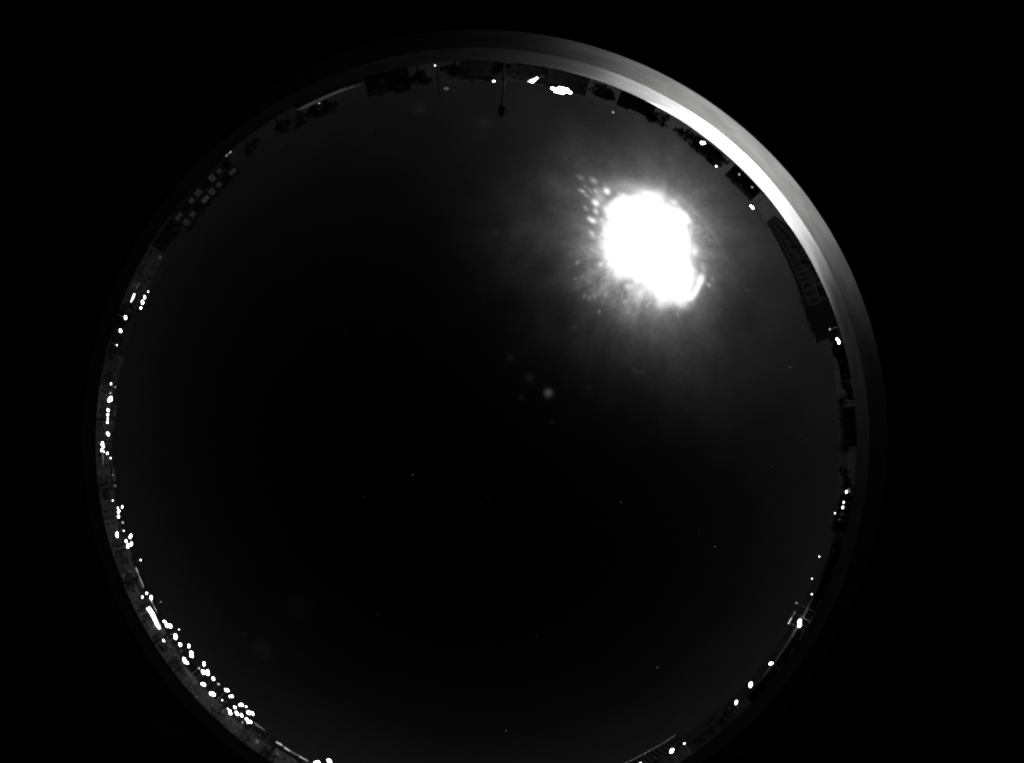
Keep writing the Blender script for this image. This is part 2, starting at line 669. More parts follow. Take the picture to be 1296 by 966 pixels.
def street_lamp(x, y, px, level, label, group, shape=1, dd=None):
    """post with a base, a neck and one to three frosted globes under a small cap"""
    a, d, z = lamp_spot(x, y, dd)
    r = random.uniform(.52, .76) * px / 2 / PXDEG * PI / 180 * d
    o = empty('street_lamp', at(a, d, 0), -a + PI, label, 'street lamp', group)
    b = bmesh.new()
    cyl(b, (0, 0, -.2), (0, 0, .7), .11, .09, 8)
    cyl(b, (0, 0, .7), (0, 0, z - r * .9), .06, .045, 8)
    if shape > 1:
        cyl(b, (0, -r * 1.1, z - r * 1.0), (0, r * 1.1, z - r * 1.0), .03, .03, 6)
    build('pole', b, 'pole', o)
    offs = {1: [(0, 0, 1)], 2: [(-.3, .45, .86), (.42, -.38, .74)], 3: [(-.75, .35, .62), (0, -.25, .8), (.75, .2, .66)]}[shape]
    mir = random.choice((-1, 1))
    offs = [(q[0] * mir * random.uniform(.7, 1.3), q[1] + random.uniform(-.25, .25), q[2] * random.uniform(.75, 1.15)) for q in offs]
    for (ty, tz, k) in offs:
        g = link('lamp_globe', globe_mesh(level, r * k), None, o)
        g.location = (0, ty * r, z + tz * r)
        cb = bmesh.new()
        rc = r * k
        cyl(cb, (0, ty * r, z + tz * r + rc * .86), (0, ty * r, z + tz * r + rc * 1.08), rc * .5, rc * .12, 8)
        build('lamp_cap', cb, 'pole', o)
    return o


ORD = ('first second third fourth fifth sixth seventh eighth ninth tenth eleventh twelfth thirteenth fourteenth fifteenth sixteenth seventeenth eighteenth nineteenth twentieth '
       'twenty-first twenty-second twenty-third twenty-fourth twenty-fifth twenty-sixth twenty-seventh twenty-eighth twenty-ninth thirtieth thirty-first thirty-second thirty-third '
       'thirty-fourth thirty-fifth thirty-sixth thirty-seventh thirty-eighth thirty-ninth fortieth').split()


def sizeword(px, level):
    if level in ('dim', 'faint'):
        return 'faint'
    return 'tiny' if px < 2.6 else 'small' if px < 3.8 else 'bright' if px < 5.2 else 'very bright'


def cluster(lamps, phrase, group):
    for i, L in enumerate(lamps):
        x, y, px, level = L[:4]
        shape = L[4] if len(L) > 4 else 1
        w = {1: 'round', 2: 'twin globe', 3: 'three globe'}[shape]
        street_lamp(x, y, px, level, '%s %s street lamp, %s %s' % (sizeword(px, level), w, ORD[i], phrase), group, shape)


cluster([(187.7, 369.4, 2.2, 'mid'), (183, 376.5, 4.2, 'bright', 2), (180.4, 382.8, 3.8, 'bright', 2), (178.4, 390, 2.8, 'bright')],
        'down the close skyline row', 'close row of lamps on the skyline')
cluster([(158.8, 402, 4.2, 'bright', 2), (152.5, 418.8, 4.6, 'bright', 2), (147.8, 437, 2.6, 'mid')],
        'down the spaced trio', 'spaced trio of lamps below the skyline row')
cluster([(140.6, 486, 3.2, 'mid'), (145.8, 490, 1.8, 'dim'), (140, 497.5, 2.6, 'dim'), (138.8, 505.6, 6.4, 'bright', 2), (136.5, 519, 3.4, 'bright', 2), (136.4, 525, 3, 'bright'), (136.2, 530, 2.6, 'mid'),
         (136, 534.6, 3.2, 'bright'), (136.5, 549.6, 4.2, 'bright', 2), (129.8, 563, 4.4, 'bright', 3), (129.5, 571, 5.0, 'bright', 2), (136, 574, 3.4, 'bright'),
         (140, 580, 2, 'mid'), (143, 601, 2, 'dim'), (145.8, 615, 2, 'dim')],
        'down the straight lamp column', 'straight column of lamps')
cluster([(142.7, 633.7, 2.6, 'mid'), (149, 643, 2.6, 'mid'), (154.6, 642, 3.4, 'mid', 2), (150, 647.5, 4.2, 'bright', 2), (150, 654, 4.2, 'bright', 1), (155.4, 661.7, 2.6, 'dim')],
        'down the knot below the straight column', 'knot of lamps below the straight column')
cluster([(156.7, 672, 2.2, 'mid'), (148, 677, 4.0, 'bright', 3), (165, 678.7, 4.2, 'bright', 2), (160, 685, 4.6, 'bright', 1), (166, 689, 4, 'bright', 2), (161.7, 691.5, 5, 'bright', 2)],
        'down the tight group above the dense cluster', 'tight group of lamps above the dense cluster')
cluster([(178, 709, 2.6, 'mid'), (186, 751, 3.6, 'bright'), (180, 756, 3.2, 'mid', 2), (191, 757, 5, 'bright', 2), (208.5, 787, 4, 'bright', 2), (203.5, 762, 2.2, 'dim'),
         (213.6, 792.5, 7.4, 'bright', 2), (226.6, 797, 2.4, 'mid'), (222, 806, 5.6, 'bright', 2), (207, 811, 2.6, 'mid', 3), (228, 816, 4.6, 'bright'), (239, 818, 5.6, 'bright', 2),
         (242.7, 828, 6.8, 'bright', 2), (234.5, 837, 7.8, 'bright', 3), (258, 840.5, 4.2, 'bright', 2), (252, 846, 3.2, 'dim'), (257, 851, 5.4, 'bright', 2), (263, 851, 6, 'bright', 2), (270, 859.5, 5.2, 'bright', 2),
         (276.6, 866, 4, 'dim', 2), (257, 866, 5.8, 'bright', 2), (268.7, 878.5, 6.2, 'bright', 2), (286.7, 874, 6, 'bright', 2), (292.8, 881.7, 5.8, 'bright', 2), (281.4, 886.4, 2.8, 'mid'),
         (304.8, 892.7, 5, 'bright', 2), (288.5, 897, 3, 'mid'), (297, 895.5, 3.4, 'bright'), (291, 902, 6, 'bright', 2), (299.7, 903.4, 4.8, 'bright', 2), (305.7, 905.7, 5, 'bright', 2), (311.5, 894.5, 3, 'mid'),
         (315, 902, 4.6, 'bright'), (319.5, 903.5, 5.4, 'bright', 2), (312, 910.5, 4.4, 'bright'), (315.5, 914, 5, 'bright', 2), (307, 914.5, 2, 'dim'), (401, 965, 6.5, 'bright', 2), (417, 964.5, 7.5, 'bright', 2)],
        'along the dense cluster opposite the moon', 'dense cluster of town lamps opposite the moon')
for L in [
    (404, 131, 2.6, 'dim', 1, 'faint lamp at the edge of the pale flat roof'),
    (551, 83, 2.8, 'mid', 1, 'small lamp directly under the unlit lamp post, close to the rim'),
    (625, 103.3, 3.6, 'bright', 1, 'lone small lamp at the foot of the antenna mast'),
    (674.4, 102.3, 6.2, 'bright', 2, 'larger lamp of the close pair beside the floodlight mast'),
    (679.3, 99, 4.6, 'bright', 1, 'smaller lamp of the close pair, touching the larger lamp near the floodlights'),
    (668.5, 103.5, 1.8, 'mid', 1, 'tiny lamp on the mast side of the close pair by the floodlights'),
    (776, 142, 3, 'dim', 1, 'faint lamp alone between the floodlight mast and the bright arc'),
    (890, 180.5, 5.0, 'bright', 2, 'bright twin lamp almost touching the moonlit arc'),
    (906.3, 210.8, 3.0, 'mid', 1, 'small lamp just inside the middle of the moonlit arc'),
    (952, 262.4, 4.4, 'bright', 3, 'bright row of three globes at the far end of the long dark block'),
    (952, 237, 3, 'dim', 1, 'faint lamp beside the arc above the bright three globe lamp'),
    (935.6, 221, 3.4, 'dim', 2, 'dim twin lamp hugging the middle of the moonlit arc'),
    (1050.3, 417, 2.4, 'dim', 1, 'faint lamp at the near corner of the long dark block'),
    (1061, 431.8, 6.4, 'bright', 3, 'very bright triple lamp below the near corner of the long dark block'),
    (1071, 622.7, 3.8, 'mid', 1, 'upper lamp of the small vertical group under the treed hilltop'),
    (1074.5, 621, 4.5, 'faint', 2, 'dull glowing lamp beside the upper lamp under the treed hilltop'),
    (1068, 636, 3.0, 'mid', 1, 'second lamp down the small group under the treed hilltop'),
    (1066.8, 642.5, 3.2, 'mid', 1, 'third lamp down the small group under the treed hilltop'),
    (1056.8, 649.7, 2.4, 'mid', 1, 'tiny lamp on the skyline beside the small group under the treed hilltop'),
    (1062, 657.8, 2.6, 'faint', 1, 'lowest and faintest lamp of the group under the treed hilltop'),
    (1037, 704.7, 2.2, 'mid', 1, 'tiny lamp highest above the parapet building'),
    (1027.5, 732.5, 2.2, 'mid', 1, 'upper of two tiny lamps on the sky side of the parapet'),
    (1027.3, 752.3, 2.8, 'mid', 1, 'lower of two tiny lamps on the sky side of the parapet'),
    (1008, 763.4, 2.2, 'dim', 1, 'faint lamp just above the dim bar by the largest parapet lamp'),
    (1012, 788.7, 9.5, 'bright', 2, 'largest lamp by the parapet building, flanked by a dim bar of light'),
    (976.3, 840, 4.6, 'bright', 2, 'bright lamp at the lower end of the glowing parapet strip'),
    (950, 867, 6.2, 'bright', 2, 'bright twin lamp midway between parapet building and tiled roof house'),
    (932, 889.5, 5.2, 'bright', 2, 'bright lamp next below the twin lamp beyond the parapet building'),
    (866, 941, 2.6, 'mid', 1, 'tiny lamp beside the bright lamp below the tiled roof'),
    (850.4, 950.7, 5.8, 'bright', 2, 'bright lamp standing beyond the end of the tiled roof'),
    (810.5, 966, 4, 'mid', 1, 'lamp cut by the bottom edge under the tiled roof'),
]:
    x, y, px, level, shape, lab = L
    street_lamp(x, y, px, level, lab, 'lamps round the horizon', shape, 58 if 960 < x < 1020 and y > 760 else 31 if x < 900 and y > 930 else 38 if x > 1045 and y < 440 else 58 if x > 1045 and y > 600 else None)


# tube lights, seen as short glowing bars
def tube_light(x0, y0, x1, y1, px, level, label, dd=None):
    a, d, z = lamp_spot((x0 + x1) / 2, (y0 + y1) / 2, dd)
    ln = math.hypot(x1 - x0, y1 - y0) / PXDEG * PI / 180 * d
    r = px / 2 / PXDEG * PI / 180 * d
    o = empty('tube_light', at(a, d, 0), -a + PI, label, 'tube light', 'tube lights round the town')
    b = bmesh.new()
    box(b, -r * 1.7, -r * 1.05, -ln / 2 - .05, ln / 2 + .05, z - r, z + r)
    build('reflector', b, 'pole', o)
    for s in (-.38, .38):
        b = bmesh.new()
        cyl(b, (-r * 1.4, s * ln, -.2), (-r * 1.4, s * ln, z - r), .05, .05, 8)
        build('pole', b, 'pole', o)
    n = max(3, int(ln / .55))
    for i in range(n):
        p = -ln / 2 + ln * i / n
        t = i / (n - 1)
        rr = r * random.uniform(.55, 1.1) * (1 - .55 * t)
        dz = random.uniform(-.35, .35) * r
        b = bmesh.new()
        cyl(b, (0, p + .02, z + dz), (0, p + ln / n - .02, z + dz), rr, rr * random.uniform(.6, 1), 8)
        lv = level
        if level == 'dim' and random.random() < .4:
            lv = 'faint'
        build('tube', b, lv, o, True)


tube_light(167.0, 381, 169.5, 374, 2.6, 'mid', 'short slanting bar of light beside the spaced lamp trio')
tube_light(172.5, 366, 175, 360, 2.2, 'faint', 'dim short bar above the slanting bar by the lamp trio')
tube_light(287, 197, 291.5, 193, 2.2, 'dim', 'lone short bar of light near the rim above the apartment block')
tube_light(190.5, 774, 199.5, 791, 5.5, 'bright', 'thick blazing bar of light on the outer side of the dense cluster', 66)
tube_light(173.5, 723, 180, 739, 1.6, 'dim', 'thin dim bar of light above the dense cluster', 80)
tube_light(192, 760, 196.5, 773, 1.8, 'dim', 'dim thin bar touching the thick blazing bar', 82)
tube_light(356, 944.5, 383, 959, 2.6, 'dim', 'long straight bar of light after the end of the dense cluster', 60)
tube_light(999, 787, 1005, 777, 1.8, 'dim', 'dim bar on the sky side of the largest parapet lamp', 60)
tube_light(129, 574, 132, 585, 2.4, 'faint', 'faint bar hanging below the lowest bright lamp of the straight column', 44)
tube_light(325, 916, 332, 924, 2.6, 'faint', 'faint short bar between dense cluster and long straight bar', 70)

# floodlight mast: the second brightest light
a, d, z = lamp_spot(710.5, 114.6, 34)
fl = empty('floodlight_mast', at(a, d, 0), -a + PI, 'dazzling bank of floodlights on a mast between antenna mast and arc', 'floodlights')
bm = bmesh.new()
cyl(bm, (-.5, 0, -.2), (-.5, 0, z + .5), .16, .1, 10)
build('pole', bm, 'pole', fl)
bm = bmesh.new()
for dz in (-.31, .0, .31):
    box(bm, -.42, -.34, -1.1, 1.1, z + dz - .05, z + dz + .05)
build('crossbar', bm, 'pole', fl)
for row, (dz, n) in enumerate(((-.31, 3), (0, 6), (.31, 3))):
    for k in range(n):
        y = (k - (n - 1) / 2) * .33 + dz * .5
        bm = bmesh.new()
        cyl(bm, (-.33, y, z + dz), (.0, y, z + dz), .1, .19, 12)
        h = build('floodlight', bm, 'pole', fl)
        bm = bmesh.new()
        cyl(bm, (.002, y, z + dz), (.03, y, z + dz), .18, .15, 12)
        build('lens', bm, 'flood', h)

# unlit lamp post and antenna mast that stand against the sky
a, d, z = lamp_spot(556, 111, 40)
lp = empty('lamp_post', at(a, d, 0), -a + PI, 'dark unlit lamp post with a knob given a faint glow, poking above the skyline', 'lamp post')
bm = bmesh.new()
cyl(bm, (0, 0, -.2), (0, 0, z + 1.0), .16, .12, 8)
cyl(bm, (0, 0, z + .75), (0, -.9, z + .55), .07, .07, 8)
build('pole', bm, 'pole', lp)
bm = bmesh.new()
ball(bm, (0, -.75, z + .3), .3)
build('lamp_globe', bm, 'faint', lp, True)  # emission put in to make the unlit knob look pale
a, d, _ = lamp_spot(636, 120, 24)
zt = CAM_Z + d * math.tan(R(9.7))
am = empty('antenna_mast', at(a, d, 0), -a + PI, 'thin dark antenna mast rising into the grey sky by the floodlights', 'antenna mast')
bm = bmesh.new()
cyl(bm, (0, 0, -.2), (0, 0, zt), .12, .09, 10)
build('pole', bm, 'pole', am)
for k, (dz, w) in enumerate(((.0, .42), (-.3, .46), (-.6, .5), (-.9, .4))):
    bm = bmesh.new()
    cyl(bm, (.1, -w, zt + dz - .15), (.1, w, zt + dz - .15), .03, .03, 6)
    build('antenna_bar', bm, 'pole', am)
bm = bmesh.new()
box(bm, -.1, .22, -.2, .2, zt - 1.25, zt - .25)
build('antenna_panel', bm, 'dark_plaster', am)

# ------------------------------------------------------------------ houses
WIN = {}


def window(parent, y, z, w, h, lit, x=0.0):
    """frame, pane and sill on the wall that looks towards +x"""
    k = (w, h)
    if k not in WIN:
        b = bmesh.new()
        t = .09
        box(b, 0, .07, -w / 2 - t, -w / 2, -h / 2 - t, h / 2 + t)
        box(b, 0, .07, w / 2, w / 2 + t, -h / 2 - t, h / 2 + t)
        box(b, 0, .068, -w / 2 + .001, w / 2 - .001, h / 2, h / 2 + t)
        box(b, 0, .068, -w / 2 + .001, w / 2 - .001, -h / 2 - t, -h / 2)
        box(b, .012, .06, -.03, .03, -h / 2 + .001, h / 2 - .001)
        f = bpy.data.meshes.new('window')
        b.to_mesh(f)
        b.free()
        f.materials.append(MT['frame'])
        ps = {}
        for m in ('pane', 'window_dim', 'window_faint'):
            b = bmesh.new()
            box(b, .004, .02, -w / 2 + .002, w / 2 - .002, -h / 2 + .002, h / 2 - .002)
            p = bpy.data.meshes.new('pane')
            b.to_mesh(p)
            b.free()
            p.materials.append(MT[m])
            ps[m] = p
        b = bmesh.new()
        box(b, 0, .16, -w / 2 - .15, w / 2 + .15, -h / 2 - t - .07, -h / 2 - t - .003)
        s = bpy.data.meshes.new('sill')
        b.to_mesh(s)
        b.free()
        s.materials.append(MT['plaster'])
        WIN[k] = (f, ps, s)
    f, ps, s = WIN[k]
    fo = link('window', f, None, parent)
    fo.location = (x, y, z)
    link('pane', ps[lit], None, fo)
    link('sill', s, None, fo)
    return fo


def house(deg, d, w, dep, h, wall, roof, label, floors=2, cols=3, lit=(), turn=0.0, name='house', cat='house'):
    a = R(deg)
    o = empty(name, at(a, d, 0), -a + PI + R(turn), label, cat, 'houses of the town')
    b = bmesh.new()
    box(b, -dep, 0, -w / 2, w / 2, -.3, h)
    build('wall', b, wall, o)
    if roof == 'flat':
        b = bmesh.new()
        for x0, x1, y0, y1 in ((-.28, .06, -w / 2 - .06, w / 2 + .06), (-dep - .06, -dep + .22, -w / 2 - .06, w / 2 + .06),
                               (-dep + .221, -.281, -w / 2 - .06, -w / 2 + .2), (-dep + .221, -.281, w / 2 - .2, w / 2 + .06)):
            box(b, x0, x1, y0, y1, h + .003, h + .55)
        rf = build('roof', b, wall, o)
        b = bmesh.new()
        cyl(b, (-dep * .6, w * .22, h + .003), (-dep * .6, w * .22, h + 1.0), .5, .5, 12)
        build('water_tank', b, 'plaster', rf)
    else:
        b = bmesh.new()
        k = dep * .22
        e = .35
        pts = [(e, -w / 2 - e, h + .003), (e, w / 2 + e, h + .003), (-dep - e, w / 2 + e, h + .003), (-dep - e, -w / 2 - e, h + .003), (-dep / 2, -w / 2 - e, h + k), (-dep / 2, w / 2 + e, h + k)]
        v = [b.verts.new(p) for p in pts]
        for f in ((3, 2, 1, 0), (0, 1, 5, 4), (2, 3, 4, 5), (0, 4, 3), (1, 2, 5)):
            b.faces.new([v[i] for i in f])
        n = int(w / .5)
        for i in range(n):
            y = -w / 2 - e + (i + .5) * (w + 2 * e) / n
            cyl(b, (e, y, h + .03), (-dep / 2, y, h + k + .03), .09, .09, 6)
        rf = build('roof', b, 'roof', o)
        b = bmesh.new()
        box(b, -dep * .4, -dep * .4 + .6, w * .2, w * .2 + .7, h + k * .5, h + k + .8)
        build('chimney', b, 'stone', rf)
    hh = h + (.5 if roof == 'flat' else dep * .2)
    b = bmesh.new()
    ya = random.uniform(-.4, .4) * w
    ht = random.uniform(1.2, 2.6)
    cyl(b, (-dep / 2, ya, h), (-dep / 2, ya, hh + ht), .04, .03, 6)
    for q in range(3):
        cyl(b, (-dep / 2, ya - .5 + q * .1, hh + ht - .1 - q * .25), (-dep / 2, ya + .5 - q * .1, hh + ht - .1 - q * .25), .02, .02, 5)
    build('aerial', b, 'pole', o)
    if random.random() < .6:
        b = bmesh.new()
        bw_ = random.uniform(.25, .45) * w
        y0 = random.choice((-w / 2 + .1, w / 2 - bw_ - .1))
        box(b, -dep * .95, -dep * .35, y0, y0 + bw_, h + .002, hh + random.uniform(.7, 1.7))
        build('stair_tower', b, wall, o)
    fh = h / floors
    for fl_ in range(floors):
        for c in range(cols):
            y = -w / 2 + (c + .5) * w / cols
            z = fl_ * fh + fh * .55
            if fl_ == 0 and c == cols // 2:
                b = bmesh.new()
                box(b, 0, .06, y - .5, y + .5, 0, 2.2)
                dr = build('door', b, 'door', o)
                b = bmesh.new()
                box(b, .06, .12, y + .35, y + .41, 1.0, 1.14)
                build('handle', b, 'pole', dr)
                continue
            window(o, y, z, 1.0, 1.3, 'window_faint' if (fl_, c) in lit else 'pane')
    return o


# the apartment block; window glow is added for its dimly lit front
a, _ = bearing(257, 241)
ap = empty('apartment_block', at(a, 75, 0), -a + PI - R(6), 'apartment block with rows of windows given an added dim glow near the rim', 'apartment block')
bm = bmesh.new()
box(bm, -9, 0, -8.2, 8.2, -.3, 9.6)
build('wall', bm, 'plaster', ap)
bm = bmesh.new()
box(bm, -9.3, .4, -8.5, 3.0, 9.603, 9.85)
box(bm, -9.3, .4, 3.003, 8.5, 9.603, 10.6)
rf = build('roof', bm, 'dark_plaster', ap)
for y in (-6, -1.5, 1.2):
    bm = bmesh.new()
    box(bm, -2.4, -1.6, y - .35, y + .35, 9.86, 10.9)
    build('chimney', bm, 'stone', rf)
LIT = {(2, 0): 'window_faint', (2, 2): 'window_dim', (2, 3): 'window_faint', (2, 4): 'window_dim', (2, 6): 'window_dim', (2, 7): 'window_faint',
       (1, 1): 'window_faint', (1, 2): 'window_dim', (1, 4): 'window_faint', (1, 5): 'window_dim', (1, 7): 'window_faint'}
for fl_ in range(3):
    for c in range(8):
        wide_ = (c * 3 + fl_) % 4
        window(ap, -7.1 + c * 2.03, 1.8 + fl_ * 3.1, (1.0, 1.4, 1.7, 1.2)[wide_], (1.4, 1.9, 1.4, 2.1)[wide_], LIT.get((fl_, c), 'pane'))
for fl_, y0, y1 in ((1, -8, -3.2), (1, 1, 5.2), (2, -5, .4), (2, 4, 8)):
    bm = bmesh.new()
    box(bm, .003, 1.1, y0, y1, fl_ * 3.1 - .02, fl_ * 3.1 + .15)
    bal = build('balcony', bm, 'pale', ap)
    bm = bmesh.new()
    for i in range(int((y1 - y0) / .3)):
        yy = y0 + .1 + i * .3
        box(bm, 1.0, 1.03, yy, yy + .03, fl_ * 3.1 + .152, fl_ * 3.1 + .8)
    box(bm, .99, 1.04, y0, y1, fl_ * 3.1 + .801, fl_ * 3.1 + .85)
    build('railing', bm, 'pole', bal)

# the long dark block that runs away beneath the moon
P1, P2 = at(R(22.3), 46), at(R(37.5), 235)
along = (P2 - P1)
L_ = along.length
rz = math.atan2(along.y, along.x)
lb = empty('long_block', P1, rz, 'long dark flat roofed block running away below the moon glow', 'building')
bm = bmesh.new()
box(bm, 0, L_, .0, 5, -.3, 10.3) if Vector((-along.y, along.x)).dot(Vector((P1.x, P1.y))) > 0 else box(bm, 0, L_, -5, 0, -.3, 10.3)
build('wall', bm, 'dark_plaster', lb)
sg = 1 if Vector((-along.y, along.x)).dot(Vector((P1.x, P1.y))) > 0 else -1
bm = bmesh.new()
ya, yb = sorted((-.25 * sg, 5.25 * sg))
box(bm, -.25, L_ + .25, ya, yb, 10.303, 10.55)
build('roof', bm, 'dark_plaster', lb)
rnd = random.Random(3)
for k in range(20):
    xx = 1.5 + k * k * L_ / 420 + rnd.uniform(-1.5, 1.5)
    yy = (1.2 + rnd.uniform(0, 3)) * sg
    bm = bmesh.new()
    if k % 4 == 1:
        cyl(bm, (xx, yy, 10.5), (xx, yy, 11.6 + rnd.uniform(0, 1)), .05, .04, 6)
        cyl(bm, (xx - .5, yy, 11.5), (xx + .5, yy, 11.5), .03, .03, 6)
        build('aerial', bm, 'pole', lb)
    elif k % 4 == 3:
        cyl(bm, (xx, yy, 10.5), (xx, yy, 10.5 + rnd.uniform(.6, 1.1)), .55, .5, 10)
        build('water_tank', bm, 'dark_plaster', lb)
    else:
        h_ = rnd.uniform(.4, 1.0)
        box(bm, xx, xx + rnd.uniform(.6, 3.2), min(yy, yy + sg), max(yy, yy + sg), 10.5, 10.5 + h_)
        build('chimney', bm, 'stone', lb)
for k in range(8):
    bm = bmesh.new()
    y_a, y_b = sorted((-.9 * sg, -.003 * sg))
    x_ = 3 + k * 22
    box(bm, x_, x_ + 5.4, y_a, y_b, 6.55, 6.7)
    build('balcony', bm, 'plaster', lb)
for fl_ in range(3):
    for c in range(46):
        f = window(lb, 0, 0, 1.0, 1.3, 'pane')
        f.location = (2 + c * 4.1, -.002 * sg, 1.8 + fl_ * 3.3)
        f.rotation_euler = (0, 0, -PI / 2 * sg)

# the pale flat roof that catches the moonlight
a, _ = bearing(421, 120)
wh = empty('warehouse', at(a, 59, 0), -a + PI, 'low warehouse whose pale flat roof catches the moonlight', 'warehouse')
bm = bmesh.new()
box(bm, -14, 0, -5.5, 6.0, -.3, 4.4)
build('wall', bm, 'dark_plaster', wh)
for k, (x0, x1) in enumerate(((-14.2, -9.6), (-9.55, -4.8), (-4.75, .2))):
    bm = bmesh.new()
    box(bm, x0, x1, -5.7 + k * 1.6, 6.2, 4.403, 4.55)
    build('roof_sheet', bm, 'membrane', wh)
for c in range(4):
    window(wh, -4.2 + c * 2.8, 2.6, 1.0, 1.3, 'pane')

# the tiled roof house by the bottom edge
a, _ = bearing(789, 962)
th_ = empty('tiled_house', at(a, 36, 0), -a + PI + R(3), 'near house whose tiled ridge shows as a dotted line on the skyline', 'house')
bm = bmesh.new()
box(bm, -7, 0, -6.4, 6.4, -.3, 8.3)
build('wall', bm, 'stone', th_)
bm = bmesh.new()
v = [bm.verts.new(p) for p in ((.4, -6.8, 8.303), (.4, 6.8, 8.303), (-7.4, 6.8, 8.303), (-7.4, -6.8, 8.303), (-3.5, -6.8, 10.2), (-3.5, 6.8, 10.2))]
for f in ((3, 2, 1, 0), (0, 1, 5, 4), (2, 3, 4, 5), (0, 4, 3), (1, 2, 5)):
    bm.faces.new([v[i] for i in f])
rf = build('roof', bm, 'roof', th_)
bm = bmesh.new()
cyl(bm, (0, -.30, 0), (0, .29, 0), .19, .15, 8)
tile0 = build('ridge_tile', bm, 'membrane', rf)
tile0.location = (-3.5, -6.5, 10.24)
for i in range(1, 22):
    t = tile0.copy()
    COL.objects.link(t)
    t.location = (-3.5 + random.uniform(-.03, .03), -6.5 + i * .62, 10.24 + random.uniform(-.03, .03))
bm = bmesh.new()
for side in (0, 1):
    for i in range(26):
        y = -6.6 + i * .53
        x_ = .42 if side == 0 else -7.42
        cyl(bm, (x_, y, 8.33), (-3.5 + (.2 if side == 0 else -.2), y, 10.17), .1, .1, 6)
tl = build('roof_tiles', bm, 'roof', rf)
tl['kind'] = 'stuff'
for c in range(4):
    for fl_ in range(2):
        window(th_, -4.8 + c * 3.2, 2.0 + fl_ * 3.6, 1.0, 1.3, 'pane')

# the parapet building, its rim lit by the lamps in front
a0, a1 = R(316.5), R(343)
Q0, Q1 = at(a0, 62), at(a1, 62)
al = Q1 - Q0
pb = empty('parapet_building', Q0, math.atan2(al.y, al.x), 'long low building with a thin glowing parapet beside the largest lamp', 'building')
sg = 1 if Vector((-al.y, al.x)).dot(Vector((Q0.x, Q0.y))) > 0 else -1
ya, yb = sorted((0, 9 * sg))
bm = bmesh.new()
box(bm, 0, al.length, ya, yb, -.3, 7.0)
build('wall', bm, 'black', pb)
n = 10
for i in range(n):
    bm = bmesh.new()
    ya, yb = sorted((-.12 * sg, .3 * sg))
    box(bm, i * al.length / n + .02, (i + 1) * al.length / n - .02, ya, yb, 7.003, 7.62 + random.uniform(-.04, .04))
    build('parapet_panel', bm, 'stone', pb)
for c in range(9):
    f = window(pb, 0, 0, 1.0, 1.3, 'pane')
    f.location = (1.6 + c * 3.0, -.002 * sg, 4.6)
    f.rotation_euler = (0, 0, -PI / 2 * sg)

